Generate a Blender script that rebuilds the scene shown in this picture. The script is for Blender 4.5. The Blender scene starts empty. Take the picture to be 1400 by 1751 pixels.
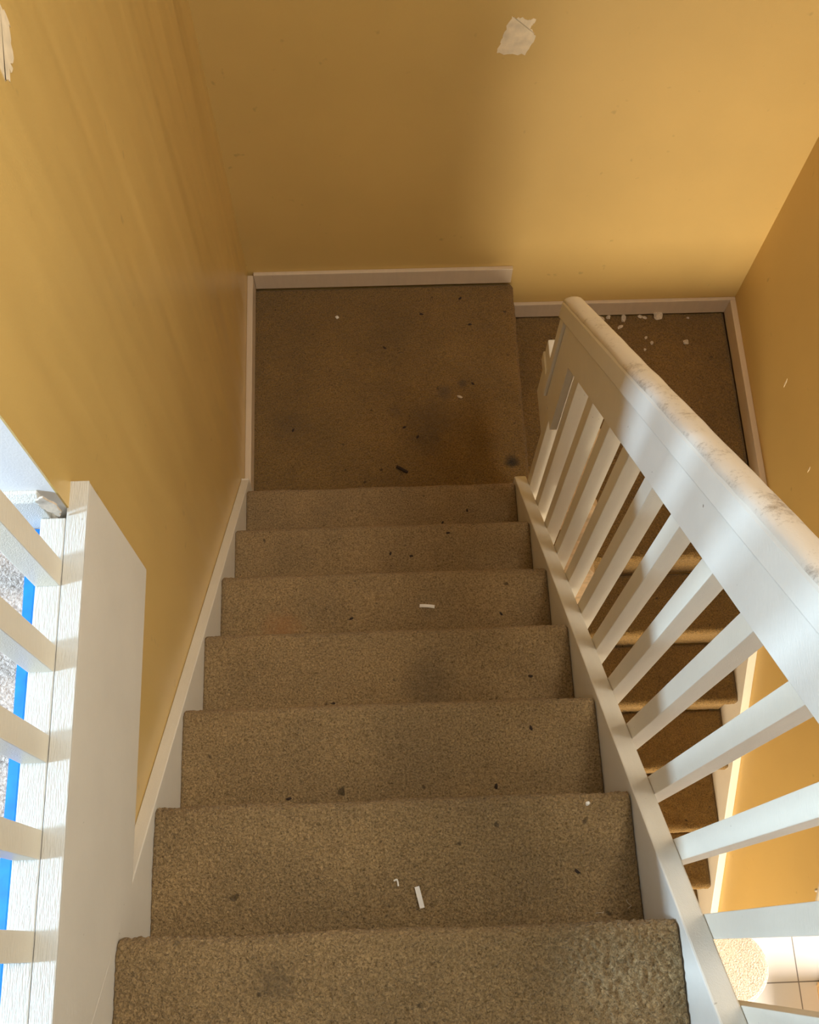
import bpy, bmesh, math, random
from mathutils import Vector, noise
random.seed(7)
C = bpy.context.scene.collection
sc = bpy.context.scene

# ------------------------------------------------------------------ camera
cam = bpy.data.cameras.new('camera'); cam.sensor_fit = 'HORIZONTAL'; cam.sensor_width = 36
cam.lens = 36 * 1480 / 1400
cam.shift_x = (700 - 687.55) / 1400; cam.shift_y = (1204.99 - 875.5) / 1400
cam.clip_start = 0.02; cam.clip_end = 60
camo = bpy.data.objects.new('camera', cam); C.objects.link(camo)
camo.location = (0.42258, -1.43028, 2.65796); camo.rotation_euler = (0.275508, -0.0086458, -0.0377432)
sc.camera = camo

# ------------------------------------------------------------------ light
sc.view_settings.view_transform = 'Standard'; sc.view_settings.look = 'None'
sc.view_settings.gamma = 1; sc.view_settings.exposure = 0.0; sc.view_settings.use_curve_mapping = False
W_ = bpy.data.worlds.new('world'); sc.world = W_; W_.use_nodes = True
bg = W_.node_tree.nodes['Background']; bg.inputs[0].default_value = (1.0, 0.86, 0.66, 1); bg.inputs[1].default_value = 0.1

def area(name, loc, target, sx, sy, power, col, spread=180):
    l = bpy.data.lights.new(name, 'AREA'); l.shape = 'RECTANGLE'; l.size = sx; l.size_y = sy
    l.energy = power; l.color = col; l.spread = math.radians(spread)
    o = bpy.data.objects.new(name, l); C.objects.link(o); o.location = loc
    d = Vector(target) - Vector(loc); o.rotation_euler = d.to_track_quat('-Z', 'Y').to_euler()
    return o
# the narrow hall window that rakes across the gallery sill
area('hall_window_light', (-2.2, -1.46, 2.275), (0.9, -0.9, 1.25), 0.30, 0.13, 138, (0.54, 0.76, 1.0))
# the glazed entry door of the lower floor, behind and below the camera
area('entry_door_light', (0.9, -3.9, -1.0), (1.5, 0, -0.8), 2.2, 1.1, 52, (1.0, 0.85, 0.63), 72)
# window of the upper landing, behind the camera
area('landing_window_light', (1.3, -3.9, 3.1), (0.4, 0.3, 0.8), 1.8, 1.2, 6, (1.0, 0.88, 0.70))
# unseen fill lamp, added high on the right to brighten the left wall
area('left_wall_fill_light', (1.62, -1.05, 3.45), (-0.02, -0.35, 1.7), 0.8, 0.8, 25, (1.0, 0.92, 0.80), 120)
# sun-bright glazing beside the lower floor
area('side_window_light', (4.4, -2.5, -0.2), (1.9, -2.2, -1.66), 1.6, 1.4, 80, (1.0, 0.95, 0.88), 85)

# ------------------------------------------------------------------ dimensions
R = 0.184677; RUN = 0.23335; SL = R / RUN
W = 0.86; D = 0.925
XW = -0.025                     # left wall plane
ZS = 1.53; ZF = 1.50            # gallery sill top, hall floor
XR = 0.946                      # right edge of the upper landing
X2 = 1.788; XWR = 1.820         # lower skirt face, right wall plane
RUN2 = 0.223; Y2 = -0.115; SL2 = R / RUN2
ZG = -9 * R                     # ground floor
YB = 0.94

# ------------------------------------------------------------------ materials
def mat(name):
    m = bpy.data.materials.new(name); m.use_nodes = True
    nt = m.node_tree; b = nt.nodes['Principled BSDF']
    return m, nt, b, nt.nodes, nt.links
def tex(nt, kind, scale, coord='Object', map_scale=None, **kw):
    tc = nt.nodes.new('ShaderNodeTexCoord'); t = nt.nodes.new(kind)
    src = tc.outputs[coord]
    if map_scale:
        mp = nt.nodes.new('ShaderNodeMapping'); mp.inputs['Scale'].default_value = map_scale
        nt.links.new(src, mp.inputs[0]); src = mp.outputs[0]
    nt.links.new(src, t.inputs['Vector']); t.inputs['Scale'].default_value = scale
    for k, v in kw.items(): t.inputs[k].default_value = v
    return t
def ramp(nt, src, stops):
    r = nt.nodes.new('ShaderNodeValToRGB'); e = r.color_ramp.elements
    while len(e) < len(stops): e.new(0.5)
    for el, (p, c) in zip(e, stops):
        el.position = p; el.color = (*c, 1) if len(c) == 3 else c
    nt.links.new(src, r.inputs[0]); return r
def mix(nt, a, b, fac, mode='MIX'):
    m = nt.nodes.new('ShaderNodeMix'); m.data_type = 'RGBA'; m.blend_type = mode
    for s, i in ((fac, 0), (a, 6), (b, 7)):
        if hasattr(s, 'links'): nt.links.new(s, m.inputs[i])
        else: m.inputs[i].default_value = s if i == 0 else (*s, 1)
    return m.outputs[2]
def bump(nt, b, h, strength, dist):
    n = nt.nodes.new('ShaderNodeBump'); n.inputs['Strength'].default_value = strength
    n.inputs['Distance'].default_value = dist
    nt.links.new(h, n.inputs['Height'])
    if b.inputs['Normal'].is_linked: nt.links.new(b.inputs['Normal'].links[0].from_socket, n.inputs['Normal'])
    nt.links.new(n.outputs[0], b.inputs['Normal'])

def m_wall(name, col, rough=0.55, streak=False):
    m, nt, b, N, L = mat(name)
    n1 = tex(nt, 'ShaderNodeTexNoise', 1.7, Detail=4.0, Roughness=0.55)
    c = ramp(nt, n1.outputs[0], [(0.3, [x * 0.93 for x in col]), (0.7, [min(1, x * 1.05) for x in col])])
    out = c.outputs[0]
    sp = tex(nt, 'ShaderNodeTexNoise', 26, Detail=2.0)
    spr = ramp(nt, sp.outputs[0], [(0.72, (0, 0, 0)), (0.80, (1, 1, 1))])
    out = mix(nt, out, [x * 0.8 for x in col], spr.outputs[0])
    L.new(out, b.inputs['Base Color'])
    b.inputs['Roughness'].default_value = rough
    n2 = tex(nt, 'ShaderNodeTexNoise', 320, Detail=3.0); bump(nt, b, n2.outputs[0], 0.12, 0.002)
    if streak:
        n3 = tex(nt, 'ShaderNodeTexNoise', 1.6, map_scale=(1, 3.2, 0.6), Detail=2.0, Roughness=0.4)
        bump(nt, b, n3.outputs[0], 0.45, 0.05)
    return m
OCH = (0.66, 0.45, 0.15)
M_wall = m_wall('ochre_wall_paint', OCH)
M_wall_l = m_wall('ochre_wall_paint_satin', OCH, 0.28, True); M_wall_l.node_tree.nodes['Principled BSDF'].inputs['Specular IOR Level'].default_value = 0.75
M_white_wall = m_wall('white_wall_paint', (0.80, 0.77, 0.74), 0.7)
M_ceil = m_wall('ceiling_paint', (0.80, 0.77, 0.70), 0.8)

def m_paint(name, col, rough=0.35, grain=0.25, scuff=0.0):
    m, nt, b, N, L = mat(name)
    n1 = tex(nt, 'ShaderNodeTexNoise', 9, map_scale=(6, 1, 1), Detail=5.0, Roughness=0.6)
    c = ramp(nt, n1.outputs[0], [(0.25, [x * 0.92 for x in col]), (0.75, col)])
    out = c.outputs[0]
    sp = tex(nt, 'ShaderNodeTexNoise', 70, Detail=3.0)
    spr = ramp(nt, sp.outputs[0], [(0.74, (0, 0, 0)), (0.80, (1, 1, 1))])
    out = mix(nt, out, (0.25, 0.19, 0.12), spr.outputs[0])
    if scuff:
        s1 = tex(nt, 'ShaderNodeTexNoise', 130, Detail=6.0, Roughness=0.8)
        s2 = tex(nt, 'ShaderNodeTexNoise', 17, Detail=2.0)
        mm = N.new('ShaderNodeMath'); mm.operation = 'ADD'; L.new(s1.outputs[0], mm.inputs[0]); L.new(s2.outputs[0], mm.inputs[1])
        sr = ramp(nt, mm.outputs[0], [(0.525, (0, 0, 0)), (0.66, (scuff,) * 3)])
        mm.use_clamp = False
        half = N.new('ShaderNodeMath'); half.operation = 'MULTIPLY'; half.inputs[1].default_value = 0.5
        L.new(mm.outputs[0], half.inputs[0]); L.new(half.outputs[0], sr.inputs[0])
        out = mix(nt, out, (0.22, 0.15, 0.085), sr.outputs[0])
    L.new(out, b.inputs['Base Color']); b.inputs['Roughness'].default_value = rough
    n2 = tex(nt, 'ShaderNodeTexNoise', 60, map_scale=(9, 1, 9), Detail=3.0); bump(nt, b, n2.outputs[0], grain, 0.0015)
    return m
WH = (0.79, 0.74, 0.64)
M_trim = m_paint('white_gloss_paint', WH)
M_base = m_paint('baseboard_paint', (0.72, 0.58, 0.42), 0.4, 0.35)
M_sill = m_paint('white_brushed_paint', (0.66, 0.64, 0.58), 0.45, 0.9)
M_cap = m_paint('worn_rail_paint', (0.72, 0.64, 0.53), 0.3, 0.2, 0.85)
M_bal = m_paint('baluster_paint', (0.80, 0.735, 0.60), 0.42, 0.35)

def m_carpet(name, dark, light, scale=150.0, stains=(), bstr=0.9, lay=0.5):
    m, nt, b, N, L = mat(name)
    v = tex(nt, 'ShaderNodeTexNoise', scale, Detail=3.0, Roughness=0.6, Distortion=0.6)
    c = ramp(nt, v.outputs[0], [(0.26, dark), (0.72, light)])
    big = tex(nt, 'ShaderNodeTexNoise', 5.0, Detail=4.0, Roughness=0.6)
    br = ramp(nt, big.outputs[0], [(0.3, (1 - lay * 0.45,) * 3), (0.7, (1.06, 1.05, 1.03))])
    out = mix(nt, c.outputs[0], br.outputs[0], 1.0, 'MULTIPLY')
    spk = tex(nt, 'ShaderNodeTexNoise', 38.0, Detail=1.0)
    spr = ramp(nt, spk.outputs[0], [(0.73, (0, 0, 0)), (0.79, (0.75,) * 3)])
    out = mix(nt, out, [x * 0.35 for x in dark], spr.outputs[0])
    if stains:
        geo = N.new('ShaderNodeNewGeometry')
        wob = tex(nt, 'ShaderNodeTexNoise', 28.0, Detail=3.0)
        for (sx, sy, sz, rad, s, scol) in stains:
            d = N.new('ShaderNodeVectorMath'); d.operation = 'DISTANCE'
            L.new(geo.outputs['Position'], d.inputs[0]); d.inputs[1].default_value = (sx, sy, sz)
            a = N.new('ShaderNodeMath'); a.operation = 'MULTIPLY_ADD'
            L.new(wob.outputs[0], a.inputs[0]); a.inputs[1].default_value = -rad * 1.6; L.new(d.outputs['Value'], a.inputs[2])
            rr = N.new('ShaderNodeMapRange'); rr.inputs[1].default_value = -rad * 0.5; rr.inputs[2].default_value = rad * 0.5
            rr.inputs[3].default_value = s; rr.inputs[4].default_value = 0.0
            L.new(a.outputs[0], rr.inputs[0])
            out = mix(nt, out, scol, rr.outputs[0])
    L.new(out, b.inputs['Base Color']); b.inputs['Roughness'].default_value = 1.0
    b.inputs['Specular IOR Level'].default_value = 0.1
    bump(nt, b, v.outputs[0], bstr, 0.009)
    b.inputs['Sheen Weight'].default_value = 0.15; b.inputs['Sheen Roughness'].default_value = 0.6
    return m
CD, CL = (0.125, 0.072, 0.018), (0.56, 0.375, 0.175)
GR = (0.10, 0.065, 0.03)
M_carp = m_carpet('brown_stair_carpet', CD, CL, 250, [(0.16, -0.62, 0.5541, 0.045, 0.5, (0.42, 0.19, 0.06)), (0.62, -0.59, 0.37, 0.1, 0.25, GR), (0.52, -0.84, 0.74, 0.06, 0.35, GR), (0.24, -1.47, 1.293, 0.03, 0.45, GR)])
CD_SHADE, CL_SHADE = (0.082, 0.042, 0.004), (0.40, 0.235, 0.062)  # same stair carpet, with the dim yellow light lower down painted into its colour
M_carp_low = m_carpet('brown_lower_carpet_shaded', CD_SHADE, CL_SHADE, 230)
M_carp_l = m_carpet('brown_landing_carpet_shaded', CD_SHADE, CL_SHADE, 230, [(0.668, 0.47, 0, 0.03, 0.6, GR), (0.735, 0.50, 0, 0.016, 0.7, GR), (0.49, 0.40, 0, 0.03, 0.35, GR), (0.62, 0.36, 0, 0.08, 0.4, GR), (0.60, 0.27, 0, 0.06, 0.35, GR), (0.885, 0.183, 0, 0.024, 0.95, (0.02, 0.013, 0.006)), (0.12, 0.35, 0, 0.07, 0.3, GR)])
M_carp_h = m_carpet('beige_hall_carpet', (0.26, 0.19, 0.15), (0.78, 0.66, 0.58), 190, (), 0.8, 0.15)
M_carp_sun = m_carpet('sunlit_step_carpet', (0.40, 0.29, 0.19), (0.84, 0.72, 0.57), 130, (), 1.0, 0.05)  # stair carpet again, the sun on the bottom step painted in as pale cream

def m_plain(name, col, rough=0.5, var=0.12, scale=60):
    m, nt, b, N, L = mat(name)
    n1 = tex(nt, 'ShaderNodeTexNoise', scale, Detail=3.0)
    c = ramp(nt, n1.outputs[0], [(0.3, [x * (1 - var) for x in col]), (0.7, [min(1, x * (1 + var)) for x in col])])
    L.new(c.outputs[0], b.inputs['Base Color']); b.inputs['Roughness'].default_value = rough
    bump(nt, b, n1.outputs[0], 0.2, 0.001)
    return m
M_tape = m_plain('blue_masking_tape', (0.0, 0.20, 0.80), 0.55, 0.18, 30)
M_patch = m_plain('white_spackle', (0.84, 0.72, 0.52), 0.8, 0.12, 45)
M_chip = m_plain('plaster_chip', (0.62, 0.52, 0.40), 0.9, 0.25, 200)
M_drywall = m_plain('torn_drywall', (0.52, 0.43, 0.33), 0.95, 0.3, 90)
M_whiteplastic = m_plain('white_plastic', (0.86, 0.80, 0.72), 0.4, 0.05)
M_dark = m_plain('dark_bark', (0.035, 0.02, 0.012), 0.9, 0.4, 300)
M_woodraw = m_plain('pale_raw_wood', (0.62, 0.42, 0.22), 0.7, 0.2, 40)
M_metal = m_plain('bracket_metal', (0.5, 0.47, 0.42), 0.35, 0.05)
def m_tile():
    m, nt, b, N, L = mat('white_floor_tile')
    tc = N.new('ShaderNodeTexCoord'); mp = N.new('ShaderNodeMapping')
    mp.inputs['Location'].default_value = (-2.345, 1.652, 0); mp.inputs['Rotation'].default_value = (0, 0, 0)
    L.new(tc.outputs['Object'], mp.inputs[0])
    br = N.new('ShaderNodeTexBrick'); br.offset = 0.0; br.squash = 1.0
    br.inputs['Scale'].default_value = 1.0; br.inputs['Mortar Size'].default_value = 0.003
    br.inputs['Brick Width'].default_value = 0.33; br.inputs['Row Height'].default_value = 0.33
    br.inputs['Color1'].default_value = (0.84, 0.78, 0.72, 1); br.inputs['Color2'].default_value = (0.80, 0.75, 0.69, 1)
    br.inputs['Mortar'].default_value = (0.24, 0.21, 0.18, 1)
    L.new(mp.outputs[0], br.inputs['Vector']); L.new(br.outputs['Color'], b.inputs['Base Color'])
    b.inputs['Roughness'].default_value = 0.4
    return m
M_tile = m_tile()

# ------------------------------------------------------------------ mesh helpers
def obj(name, bm, m, parent=None, smooth=False):
    me = bpy.data.meshes.new(name)
    bmesh.ops.recalc_face_normals(bm, faces=bm.faces)
    bm.to_mesh(me); bm.free(); me.materials.append(m)
    if smooth:
        for p in me.polygons: p.use_smooth = True
    o = bpy.data.objects.new(name, me); C.objects.link(o)
    if parent: o.parent = parent
    return o
def add_box(bm, lo, hi, bev=0.0):
    vs = [bm.verts.new((x, y, z)) for x in (lo[0], hi[0]) for y in (lo[1], hi[1]) for z in (lo[2], hi[2])]
    fs = [bm.faces.new([vs[i] for i in q]) for q in ((0, 1, 3, 2), (4, 6, 7, 5), (0, 4, 5, 1), (2, 3, 7, 6), (0, 2, 6, 4), (1, 5, 7, 3))]
    if bev:
        es = list({e for f in fs for e in f.edges})
        bmesh.ops.bevel(bm, geom=es, offset=bev, segments=2, affect='EDGES', profile=0.6)
def box(lo, hi, bev=0.0):
    bm = bmesh.new(); add_box(bm, lo, hi, bev); return bm
def prism_x(pts, x0, x1, bev=0.0):
    """polygon of (y, z) extruded from x0 to x1"""
    bm = bmesh.new()
    a = [bm.verts.new((x0, y, z)) for y, z in pts]; b = [bm.verts.new((x1, y, z)) for y, z in pts]
    n = len(pts); bm.faces.new(a); bm.faces.new(b[::-1])
    for i in range(n): bm.faces.new((a[i], a[(i + 1) % n], b[(i + 1) % n], b[i]))
    if bev:
        bmesh.ops.recalc_face_normals(bm, faces=bm.faces)
        bmesh.ops.bevel(bm, geom=list(bm.edges), offset=bev, segments=2, affect='EDGES', profile=0.6)
    return bm
def sweep_slope(prof, y0, y1, slope, seg=1, wob=0.0):
    """profile of (x, z) swept along y, z rising by slope per -y, plumb ends"""
    bm = bmesh.new(); rows = []
    for s in range(seg + 1):
        y = y0 + (y1 - y0) * s / seg
        rows.append([bm.verts.new((x + wob * noise.noise(Vector((x * 40, y * 25, z * 40))), y, z - y * slope + wob * noise.noise(Vector((x * 40 + 9, y * 25, z * 40))))) for x, z in prof])
    n = len(prof)
    bm.faces.new(rows[0]); bm.faces.new(rows[-1][::-1])
    for s in range(seg):
        for i in range(n): bm.faces.new((rows[s][i], rows[s + 1][i], rows[s + 1][(i + 1) % n], rows[s][(i + 1) % n]))
    return bm
def tube(bm, p0, p1, r, n=14):
    p0, p1 = Vector(p0), Vector(p1); d = (p1 - p0).normalized(); u = d.orthogonal().normalized(); v = d.cross(u)
    A = [bm.verts.new(p0 + (u * math.cos(t) + v * math.sin(t)) * r) for t in [i * 2 * math.pi / n for i in range(n)]]
    B = [bm.verts.new(p1 + (u * math.cos(t) + v * math.sin(t)) * r) for t in [i * 2 * math.pi / n for i in range(n)]]
    bm.faces.new(A[::-1]); bm.faces.new(B)
    for i in range(n): bm.faces.new((A[i], A[(i + 1) % n], B[(i + 1) % n], B[i]))
def empty(name, loc=(0, 0, 0)):
    o = bpy.data.objects.new(name, None); C.objects.link(o); o.location = loc; return o
def tag(o, label=None, cat=None, group=None, kind=None):
    if label: o['label'] = label
    if cat: o['category'] = cat
    if group: o['group'] = group
    if kind: o['kind'] = kind
    return o
def struct(name, bm, m): return tag(obj(name, bm, m), kind='structure')
def resample(pts, step):
    out = [Vector((*pts[0], 0))]
    for a, b in zip(pts, pts[1:]):
        a, b = Vector((*a, 0)), Vector((*b, 0)); n = max(1, round((b - a).length / step))
        out += [a.lerp(b, i / n) for i in range(1, n + 1)]
    return [(p.x, p.y) for p in out]
def carpet(open_prof, close_pts, a0, a1, step, amp=0.0022, freq=95.0, axis='x', round_ends=0.006):
    """carpet over an open profile (u, z) swept along an axis; close_pts finish the solid below"""
    P = resample(open_prof, step); n = len(P)
    nrm = []
    for i in range(n):
        a, b = P[max(0, i - 1)], P[min(n - 1, i + 1)]
        t = Vector((b[0] - a[0], b[1] - a[1])).normalized(); nrm.append((-t.y, t.x))
    if nrm[n // 4][1] < 0: nrm = [(-a, -b) for a, b in nrm]
    m = max(2, round((a1 - a0) / step)); bm = bmesh.new(); rows = []
    for j in range(m + 1):
        a = a0 + (a1 - a0) * j / m
        e = min(a - a0, a1 - a); sink = 0.0
        if e < round_ends: sink = round_ends - math.sqrt(max(0, round_ends ** 2 - (round_ends - e) ** 2))
        row = []
        for i, (u, z) in enumerate(P):
            q = Vector((a, u, z))
            d = amp * (noise.noise(q * freq) + 0.6 * noise.noise(q * freq * 2.1)) + amp * 1.2 * noise.noise(q * 9.0) - sink
            uu, zz = u + nrm[i][0] * d, z + nrm[i][1] * d
            row.append(bm.verts.new((a, uu, zz) if axis == 'x' else (uu, a, zz)))
        for (u, z) in close_pts: row.append(bm.verts.new((a, u, z) if axis == 'x' else (u, a, z)))
        rows.append(row)
    k = len(rows[0])
    for j in range(m):
        for i in range(k): bm.faces.new((rows[j][i], rows[j + 1][i], rows[j + 1][(i + 1) % k], rows[j][(i + 1) % k]))
    bm.faces.new(rows[0]); bm.faces.new(rows[-1][::-1])
    return bm
def nose(u, z, sgn, r=0.020, over=0.022, drop=0.0):
    """points over a nosing at u (facing sgn) and the riser down to z - drop"""
    pts = []
    for i in range(9):
        t = math.pi * i / 8
        pts.append((u - sgn * r + sgn * r * math.sin(t), z - r + r * math.cos(t)))
    pts.append((u - sgn * over - sgn * 0.004, z - 2 * r - 0.012)); pts.append((u - sgn * over - sgn * 0.004, z - drop))
    return pts

# ------------------------------------------------------------------ room shell
CZ = 3.95
struct('wall_left', prism_x([(YB, -0.35), (YB, CZ), (-0.80, CZ), (-0.80, 1.44), (-1.9, 1.44), (-1.9, -0.35)], XW - 0.003, XW), M_wall_l)
struct('wall_hall', box((-3.0, -0.80, 1.2), (XW - 0.003, -0.70, CZ)), M_white_wall)
struct('wall_back', box((XW - 0.10, YB, ZG - 0.1), (2.0, YB + 0.1, CZ)), M_wall)
struct('wall_right', box((XWR, -1.40, ZG), (XWR + 0.10, YB, CZ)), M_wall)
struct('wall_center', prism_x([(-0.06, ZG), (-0.06, -0.45), (-1.68, 0.80), (-1.68, ZG)], 0.80, 0.894), M_wall)
struct('ceiling', box((-3.0, -4.0, CZ), (2.0, YB + 0.1, CZ + 0.1)), M_ceil)
struct('floor', box((-1.0, -6.0, ZG - 0.1), (5.0, YB, ZG)), M_tile)
fh = bmesh.new()
add_box(fh, (-3.0, -4.0, ZF - 0.3), (-0.0645, -0.80, ZF))
add_box(fh, (-0.0645, -4.0, ZF - 0.3), (0.94, -1.722, ZF)); add_box(fh, (0.0, -1.722, 1.2), (W, -1.645, 8 * R))
struct('floor_hall', fh, M_carp_h)
struct('wall_hall_far', box((-3.1, -4.0, 1.2), (-3.0, -0.7, CZ)), M_white_wall)

# upper landing (its right edge is a nosing one step above the lower landing)
lp = [(XW, 0.0)] + nose(XR, 0.0, 1, drop=R)
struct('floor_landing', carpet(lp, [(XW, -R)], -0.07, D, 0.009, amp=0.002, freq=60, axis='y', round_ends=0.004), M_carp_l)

# ------------------------------------------------------------------ baseboards
def bb(name, lo, hi, m=None):
    return struct(name, box(lo, hi, 0.003), m or M_base)
HB = 0.072
bb('baseboard_left', (XW, 0.066, 0.004), (-0.004, D + 0.001, HB))
bb('baseboard_back', (-0.004, D, 0.004), (0.936, YB, HB))
bb('baseboard_back_low', (XR - 0.02, D, -R + 0.004), (XWR, YB, -R + HB))
bb('baseboard_right', (1.798, -0.0895, -R + 0.004), (XWR, D, -R + HB))
struct('baseboard_hall', prism_x([(-0.80, ZF), (-0.80, ZF + 0.082), (-0.806, ZF + 0.082), (-0.814, ZF + 0.07), (-0.816, ZF)], -3.0, -0.050, 0.0015), M_sill)

# ------------------------------------------------------------------ upper flight
fl = empty('upper_stair_flight', (0.43, -0.8, 0))
tag(fl, 'brown carpeted upper stair flight between white stringers, descending to the square landing', 'stairs')
def part(name, bm, m, parent, label=None, smooth=False):
    o = obj(name, bm, m, parent, smooth)
    o.matrix_parent_inverse = parent.matrix_world.inverted() if parent.type != 'EMPTY' else o.matrix_parent_inverse
    o.location = -parent.location
    if label: o['label'] = label
    return o
for j in range(1, 8):
    y = -(j - 1) * RUN; z = j * R
    step = 0.0024 if j == 7 else 0.0028 if j == 6 else 0.0042 if j >= 4 else 0.006
    prof = [(y - RUN - 0.02, z)] + nose(y, z, 1, drop=R)
    close = [(y - 0.05, z - R - 0.02), (y - RUN - 0.02, z - 0.05)]
    part('carpeted_step', carpet(prof, close, 0.0, W, step, amp=0.0036 if j == 7 else 0.0030 if j == 6 else 0.0022, freq=135), M_carp, fl, smooth=True)
part('skirt_board', prism_x([(0.066, 0.004), (0.066, 0.137), (0.058, 0.139), (-1.688, 0.185 + SL * 1.688), (-1.688, 0.9), (-0.1, -0.12), (0.0, 0.004)], XW + 0.0005, 0.0008, 0.002), M_trim, fl)
part('stringer', prism_x([(0.022, 0.004), (0.022, 0.176), (-1.71, 0.193 + SL * 1.71), (-1.71, 0.95), (-0.2, -0.12), (-0.05, -0.12)], W + 0.0005, W + 0.038, 0.003), M_trim, fl)

# ------------------------------------------------------------------ stair balustrade
bs = empty('stair_balustrade', (0.9, -0.8, 0.5))
tag(bs, 'white sloping balustrade with worn rounded handrail along the upper stair flight', 'balustrade')
cap = [(0.867, 0.930), (0.8665, 0.984)]
for i in range(11):
    t = math.pi - math.pi * i / 10
    cap.append((0.888 + 0.0212 * math.cos(t), 0.986 + 0.0125 * math.sin(t)))
cap += [(0.9095, 0.930)]
mould = [(0.866, 0.930), (0.8645, 0.934), (0.8645, 0.978), (0.8675, 0.984), (0.9085, 0.984), (0.9115, 0.978), (0.9115, 0.934), (0.910, 0.930)]
capo = [(x, z) for x, z in cap[1:-1]]
part('handrail', sweep_slope([(0.8685, 0.978)] + capo + [(0.9075, 0.978)], 0.004, -1.72, SL, 200, 0.0012), M_cap, bs, 'rounded handrail top with worn scuffed paint', True)
part('rail_moulding', sweep_slope(mould, 0.004, -1.72, SL), M_trim, bs)
part('rail_board', prism_x([(-1.72, 0.812 + SL * 1.72), (-0.127, 0.812 + SL * 0.127), (-0.127, 0.66), (0.003, 0.66), (0.003, 0.930), (-1.72, 0.930 + SL * 1.72)], 0.878, 0.898, 0.0015), M_trim, bs)
part('sub_rail', sweep_slope([(0.8985, 0.906), (0.8985, 0.9295), (0.9385, 0.9295), (0.9385, 0.906)], 0.003, -1.72, SL), M_trim, bs)
part('end_moulding', prism_x([(-0.027, 0.665), (-0.027, 0.95), (0.003, 0.927), (0.003, 0.665)], 0.869, 0.878, 0.002), M_trim, bs)
for k in range(14):
    y = -0.039 - 0.1268 * k
    zt = 0.905; zb = 0.193 - SL * y - 0.16
    bm = prism_x([(y, zb), (y + 0.038, zb - 0.02), (y + 0.038, zt - SL * (y + 0.038)), (y, zt - SL * y)], 0.8985, 0.9365, 0.0015)
    part('baluster', bm, M_bal, bs)
for k, zt in ((2, 0.86), (3, 0.755), (4, 0.665)):
    y = -0.039 - 0.1268 * k
    bm = bmesh.new()
    pts = [(0.937, zt - 0.45), (0.937, zt + 0.03), (0.956, zt), (0.956, zt - 0.45)]
    a = [bm.verts.new((x, y + 0.002, z)) for x, z in pts]; b = [bm.verts.new((x, y + 0.03, z)) for x, z in pts]
    bm.faces.new(a); bm.faces.new(b[::-1])
    for i in range(4): bm.faces.new((a[i], a[(i + 1) % 4], b[(i + 1) % 4], b[i]))
    part('baluster_batten', bm, M_woodraw, bs, 'pale bare wood batten with chamfered top')

# short return rail beyond the foot of the balustrade
rr = empty('return_rail', (0.92, 0.08, 0.5))
tag(rr, 'short white return rail behind the foot of the sloping handrail, above the lower landing', 'handrail')
part('rail_cap', box((0.900, 0.0, 0.60), (0.945, 0.165, 0.648), 0.006), M_trim, rr)
part('rail_moulding', box((0.895, 0.0, 0.565), (0.950, 0.163, 0.602), 0.004), M_trim, rr)
part('rail_board', box((0.904, 0.0, 0.43), (0.925, 0.158, 0.567), 0.003), M_trim, rr)

# ------------------------------------------------------------------ gallery railing on the hall edge
gr = empty('gallery_railing', (-0.03, -1.2, ZF))
tag(gr, 'white upright gallery railing on the sill at the edge of the beige carpeted hall', 'railing')
part('sill', box((-0.064, -1.72, ZF - 0.05), (-0.0285, -0.816, ZS), 0.0015), M_sill, gr)
part('fascia_board', prism_x([(-0.758, 1.225), (-0.758, ZS - 0.004), (-1.688, ZS - 0.004), (-1.314, 1.223)], -0.0275, 0.0015, 0.0012), M_trim, gr, 'white fascia board below the balusters')
part('sill_strip', box((-0.0275, -1.680, ZS - 0.0038), (0.0018, -0.757, ZS), 0.001), M_sill, gr)
part('handrail', box((-0.085, -1.72, 2.38), (0.0, -0.80, 2.43), 0.012), M_trim, gr)
for k in range(7):
    y = -0.922 - 0.1268 * k
    part('baluster', box((-0.0640, y, ZS), (-0.0285, y + 0.038, 2.38), 0.0015), M_bal, gr)

# ------------------------------------------------------------------ lower flight
lf = empty('lower_stair_flight', (1.35, -0.8, -1))
tag(lf, 'lower stair flight carpeted in brown, seen through the balusters beside the right wall', 'stairs')
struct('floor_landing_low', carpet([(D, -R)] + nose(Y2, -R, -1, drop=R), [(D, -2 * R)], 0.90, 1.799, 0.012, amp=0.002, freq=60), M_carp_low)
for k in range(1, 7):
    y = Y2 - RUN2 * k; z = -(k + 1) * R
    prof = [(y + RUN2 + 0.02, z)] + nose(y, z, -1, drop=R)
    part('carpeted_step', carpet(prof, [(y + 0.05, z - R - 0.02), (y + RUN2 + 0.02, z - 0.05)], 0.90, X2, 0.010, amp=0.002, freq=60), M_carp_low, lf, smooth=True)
# rounded bottom step that reaches past the end of the wall
yb = Y2 - RUN2 * 6 + 0.05; z7 = -8 * R
bm = bmesh.new()
outline = [(0.90, yb), (0.90, -1.70)]
cx_, cy_, ra, rb = 1.90, -1.57, 0.22, 0.17
for i in range(25):
    t = -math.pi / 2 + math.pi * i / 24
    outline.append((cx_ + ra * math.cos(t), cy_ + rb * math.sin(t)))
outline += [(1.90, yb + 0.0)] if yb > cy_ + rb else []
outline = [(0.925, -1.43)] + [(0.925, -1.70)] + outline[2:27] + [(1.90, -1.43)]
levels = [(0.0, z7 - R + 0.001), (0.0, z7 - 0.04), (0.018, z7 - 0.03), (0.022, z7 - 0.018), (0.016, z7 - 0.006), (0.0, z7)]
cxm = sum(p[0] for p in outline) / len(outline); rows = []
for off, z in levels:
    row = []
    for i, (x, y) in enumerate(outline):
        a, b = outline[i - 1], outline[(i + 1) % len(outline)]
        t = Vector((b[0] - a[0], b[1] - a[1])).normalized()
        row.append(bm.verts.new((x + t.y * off, y - t.x * off, z)))
    rows.append(row)
n = len(outline)
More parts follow.
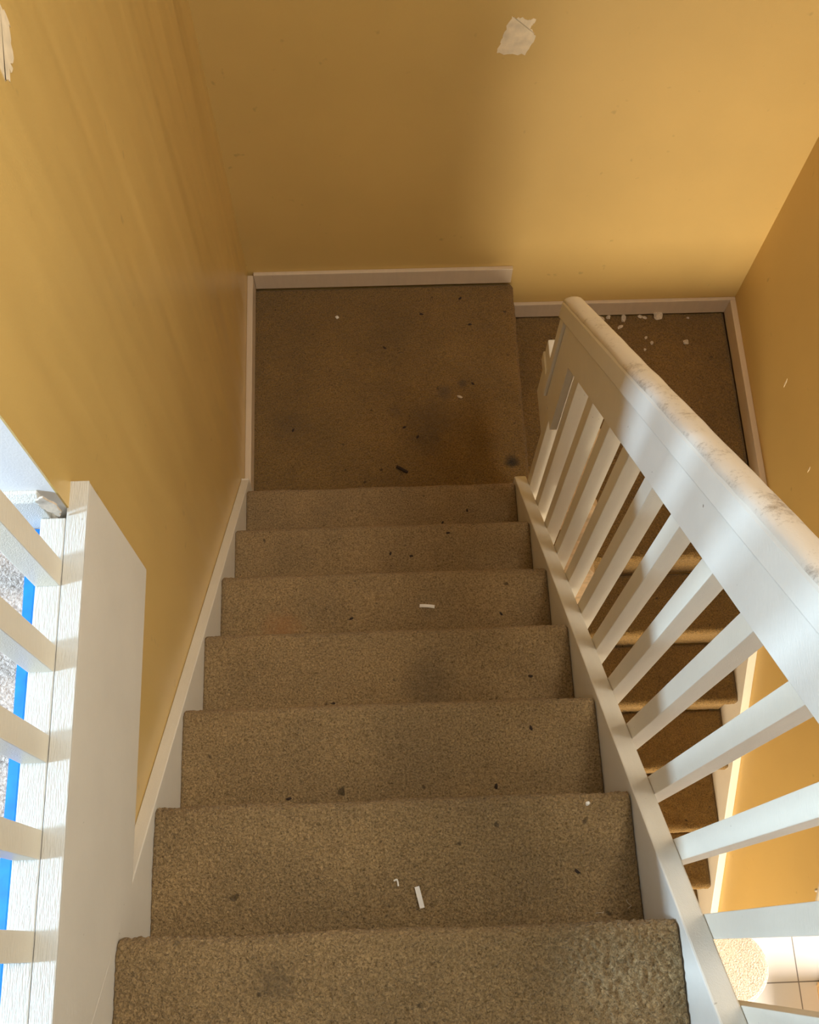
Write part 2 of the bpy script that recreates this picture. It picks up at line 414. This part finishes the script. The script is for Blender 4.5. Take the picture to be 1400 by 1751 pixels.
for a, b in zip(rows, rows[1:]):
    for i in range(n): bm.faces.new((a[i], a[(i + 1) % n], b[(i + 1) % n], b[i]))
bm.faces.new(rows[-1]); bm.faces.new(rows[0][::-1])
part('bottom_step', bm, M_carp_sun, lf, 'pale sunlit bottom step with a rounded end')
sk = lambda y: -R + 0.03 + SL2 * (y - Y2)
part('skirt_board', prism_x([(-0.09, -R - 0.02), (-0.09, sk(-0.09)), (-1.395, sk(-1.395)), (-1.395, ZG + 0.001), (-1.0, ZG + 0.001)], X2 + 0.0005, XWR - 0.0005 + 0.0, 0.002), M_trim, lf)

# handrail on the right wall
hr = empty('wall_handrail', (1.77, -1.0, 0.2))
tag(hr, 'white round handrail fixed to the right wall of the lower flight, at the photo edge', 'handrail')
hz = lambda y: -0.13 + SL2 * (y + 1.353)
bm = bmesh.new(); tube(bm, (1.772, -1.405, hz(-1.405)), (1.772, -0.30, hz(-0.30)), 0.021, 18)
part('rail', bm, M_trim, hr, smooth=False)
for y in (-1.30, -0.45):
    bm = bmesh.new(); tube(bm, (1.772, y, hz(y) - 0.02), (1.772, y, hz(y) - 0.06), 0.006, 10); tube(bm, (1.772, y, hz(y) - 0.056), (XWR + 0.001, y, hz(y) - 0.07), 0.006, 10)
    part('bracket', bm, M_metal, hr, 'small metal bracket')

# ------------------------------------------------------------------ tape, patches, damage
bm = bmesh.new()
rows = []
for i in range(61):
    y = -0.818 - i * 0.0150
    w = 0.0012 * noise.noise(Vector((0, y * 14, 3)))
    rows.append([bm.verts.new((-0.0650, y, ZF + 0.001)), bm.verts.new((-0.078, y, ZF + 0.0022 + abs(w))), bm.verts.new((-0.092 + w, y, ZF + 0.001)), bm.verts.new((-0.092 + w, y, ZF - 0.002)), bm.verts.new((-0.0650, y, ZF - 0.002))])
for a, b in zip(rows, rows[1:]):
    for i in range(5): bm.faces.new((a[i], a[(i + 1) % 5], b[(i + 1) % 5], b[i]))
bm.faces.new(rows[0]); bm.faces.new(rows[-1][::-1])
tag(obj('masking_tape', bm, M_tape), 'bright blue masking tape strip on the hall carpet beside the white sill', 'tape')

def blob_patch(name, pts, place, m, jag=0.004, sub=7, thick=0.0015):
    out = []
    for i, a in enumerate(pts):
        b = pts[(i + 1) % len(pts)]
        for s in range(sub):
            t = s / sub; k = 0 if s == 0 else jag
            out.append((a[0] + (b[0] - a[0]) * t + random.uniform(-k, k), a[1] + (b[1] - a[1]) * t + random.uniform(-k, k)))
    bm = bmesh.new()
    A = [bm.verts.new(place(u, v, 0.0)) for u, v in out]; B = [bm.verts.new(place(u, v, thick)) for u, v in out]
    n = len(out); bm.faces.new(A); bm.faces.new(B[::-1])
    for i in range(n): bm.faces.new((A[i], A[(i + 1) % n], B[(i + 1) % n], B[i]))
    return obj(name, bm, m)
o = blob_patch('spackle_patch', [(0.818, 0.948), (0.840, 0.941), (0.884, 0.938), (0.872, 0.915), (0.890, 0.895), (0.868, 0.842), (0.789, 0.850), (0.800, 0.890)], lambda u, v, t: (u, YB - t + 0.0004, v), M_patch, 0.004)
tag(o, 'pale unpainted spackle patch high on the ochre back wall', 'wall patch')
o = blob_patch('spackle_patch', [(-0.285, 1.838), (-0.312, 1.820), (-0.345, 1.817), (-0.372, 1.827), (-0.37, 1.90), (-0.29, 1.90)], lambda u, v, t: (XW + t - 0.0004, u, v), M_patch, 0.005)
tag(o, 'pale spackle patch on the left wall at the photo edge', 'wall patch')
o = blob_patch('torn_plaster', [(-0.0385, ZF + 0.088), (-0.052, ZF + 0.080), (-0.052, ZF + 0.060), (-0.036, ZF + 0.034), (-0.028, ZF + 0.05), (-0.0275, ZF + 0.066)], lambda u, v, t: (u, -0.8165 + t * 2, v), M_drywall, 0.002, 5)
tag(o, 'broken grey plaster corner where the hall baseboard meets the stair wall', 'damage')

for (y, z, w, h, lab) in ((0.376, 0.129, 0.006, 0.016, 'pale paint scrape on the right wall above the lower landing'), (0.017, 0.173, 0.004, 0.010, 'tiny pale nick on the right wall just beyond the handrail')):
    o = blob_patch('paint_scrape', [(y - w, z - h), (y + w * 0.4, z - h * 0.5), (y + w, z + h), (y - w * 0.3, z + h * 0.4)], lambda u, v, t: (XWR - t + 0.0004, u, v), M_patch, 0.001, 3)
    tag(o, lab, 'wall mark')

# ------------------------------------------------------------------ litter
def strip(name, p0, p1, wdt, th, z, m, curl=0.0, seg=10):
    bm = bmesh.new(); rows = []; p0, p1 = Vector((*p0, 0)), Vector((*p1, 0)); d = (p1 - p0).normalized(); s = Vector((-d.y, d.x, 0)) * wdt / 2
    for i in range(seg + 1):
        t = i / seg; c = p0.lerp(p1, t) + Vector((0, 0, z + curl * math.sin(math.pi * t))) + s * 2.0 * curl * 40 * 0 
        rows.append([bm.verts.new(c - s), bm.verts.new(c + s), bm.verts.new(c + s + Vector((0, 0, th))), bm.verts.new(c - s + Vector((0, 0, th)))])
    for a, b in zip(rows, rows[1:]):
        for i in range(4): bm.faces.new((a[i], a[(i + 1) % 4], b[(i + 1) % 4], b[i]))
    bm.faces.new(rows[0]); bm.faces.new(rows[-1][::-1])
    return obj(name, bm, m)
def lump(name, x, y, z, r, m, flat=0.6, el=1.0, rot=0.0, seed=0):
    bm = bmesh.new(); bmesh.ops.create_icosphere(bm, subdivisions=2, radius=r)
    for v in bm.verts:
        v.co *= 1 + 0.45 * noise.noise(v.co * (1.3 / r) + Vector((seed * 3.1, 0, 0)))
        v.co.x *= el; v.co.z *= flat
    o = obj(name, bm, m); o.location = (x, y, z + r * flat * 0.6); o.rotation_euler = (0, 0, rot); return o
tag(strip('plastic_strip', (0.4655, -1.326), (0.4735, -1.363), 0.0085, 0.003, 6 * R + 0.0015, M_whiteplastic, 0.0008), 'straight white plastic strip lying on the second nearest step', 'litter')
tag(strip('plastic_strip', (0.5185, -0.571), (0.5575, -0.575), 0.0085, 0.002, 3 * R + 0.0015, M_whiteplastic, 0.0022), 'bent white plastic strip lying on a step further down', 'litter')
bm = bmesh.new()
pts = [(0.4255, -1.3145), (0.4310, -1.3120), (0.4325, -1.3170), (0.4330, -1.3240)]
for a, b in zip(pts, pts[1:]): tube(bm, (*a, 6 * R + 0.003), (*b, 6 * R + 0.003), 0.0016, 8)
tag(obj('plastic_curl', bm, M_whiteplastic), 'tiny curled white scrap beside the straight plastic strip', 'litter')
bm = bmesh.new()
for i in range(6):
    t = i / 6; a = Vector((0.487 + 0.037 * t, 0.173 - 0.024 * t, 0.006)); b = Vector((0.487 + 0.037 * (t + 0.17), 0.173 - 0.024 * (t + 0.17), 0.006))
    tube(bm, a, b, 0.0052 + 0.0012 * noise.noise(Vector((i * 1.7, 2, 0))), 9)
tag(obj('wood_stick', bm, M_dark), 'short dark stick on the square landing near the bottom tread', 'litter')
tag(lump('paint_crumb', 0.292, 0.795, 0, 0.0065, M_whiteplastic, 0.7, 1.0, 0.5, 1), 'single white crumb near the back of the square landing', 'litter')
tag(lump('paint_crumb', 0.721, 0.447, 0, 0.0045, M_chip, 0.6, 2.2, -0.4, 2), 'small pinkish crumb beside the dark stains on the landing', 'litter')
tag(lump('paint_crumb', 0.780, -1.190, 6 * R, 0.004, M_whiteplastic, 0.7, 1.2, 0.4, 3), 'white crumb near the right end of the second nearest step', 'litter')
chips = [(1.536, 0.915, 0.0185, 1.0), (1.632, 0.793, 0.011, 1.0), (1.385, 0.871, 0.007, 1.8), (1.312, 0.912, 0.009, 1.7), (1.343, 0.917, 0.008, 1.2), (1.402, 0.912, 0.009, 1.9), (1.468, 0.917, 0.007, 1.4), (1.485, 0.912, 0.006, 1.6), (1.356, 0.815, 0.007, 1.2), (1.500, 0.795, 0.006, 1.4), (1.470, 0.765, 0.005, 1.2), (1.480, 0.820, 0.005, 1.5), (1.655, 0.905, 0.005, 1.0)]
for i, (x, y, r, el) in enumerate(chips):
    o = lump('plaster_chip', x, y, -R, r, M_chip, 0.55, el, random.uniform(0, 3), i + 10)
    if i == 0: tag(o, 'largest plaster lump against the baseboard of the lower landing', 'rubble')
    elif i == 1: tag(o, 'round pale plaster lump alone on the lower landing carpet', 'rubble')
    else: tag(o, 'small plaster chip scattered on the lower landing behind the handrail', 'rubble', 'plaster chips on the lower landing')
crumbs = [(0.700, -0.655, 3), (0.730, -0.60, 3), (0.62, -0.27, 1), (0.70, -0.10, 1), (0.45, -0.33, 2), (0.51, -0.34, 2), (0.62, -0.14, 1), (0.72, -1.0, 5), (0.64, -1.12, 5), (0.22, -1.13, 5), (0.30, -0.88, 4), (0.75, -1.31, 6), (0.76, -0.83, 4), (0.34, -0.60, 3)]
for i, (x, y, lv) in enumerate(crumbs):
    lv = int(-y / RUN) + 1
    tag(lump('dirt_crumb', x, y, lv * R, 0.0030, M_dark, 0.6, 2.0, random.uniform(0, 3), i + 40), 'tiny dark crumb of dirt on a carpeted step of the upper flight', 'dirt', 'dirt crumbs on the stair treads')
lc = [(0.745, 0.865), (0.775, 0.75), (0.46, 0.66), (0.565, 0.29), (0.52, 0.33), (0.13, 0.33), (0.60, 0.80), (0.77, 0.50)]
for i, (x, y) in enumerate(lc):
    tag(lump('dirt_crumb', x, y, 0, 0.0040, M_dark, 0.5, 1.8, random.uniform(0, 3), i + 70), 'tiny dark crumb of dirt on the square landing carpet', 'dirt', 'dirt crumbs on the landing')

for i, (x, y, ang, lab) in enumerate(((0.775, -1.386, 0.4, 'pale loose carpet thread curling by the nosing near the right stringer'), (0.832, -1.380, 1.4, 'short loose carpet thread in the corner against the right stringer'))):
    bm = bmesh.new(); q = None
    for k in range(9):
        t = k / 8; p = Vector((x + 0.020 * t * math.cos(ang) + 0.004 * math.sin(t * 5), y + 0.020 * t * math.sin(ang) + 0.003 * math.cos(t * 4), 6 * R + 0.003 + 0.006 * math.sin(math.pi * t)))
        if q: tube(bm, q, p, 0.0005, 6)
        q = p
    tag(obj('carpet_thread', bm, M_chip), lab, 'thread')
# wooden box on the lower floor, only its edge shows
cb = empty('wooden_box', (2.50, -1.80, ZG))
tag(cb, 'low tan wooden box on the white tiled lower floor, only its edge in view', 'box')
part('body', box((2.418, -1.96, ZG + 0.03), (2.70, -1.655, -1.470), 0.003), M_woodraw, cb)
part('plinth', box((2.428, -1.95, ZG), (2.69, -1.67, ZG + 0.03)), M_woodraw, cb)
part('top', box((2.412, -1.97, -1.470), (2.71, -1.648, -1.450), 0.003), M_woodraw, cb)
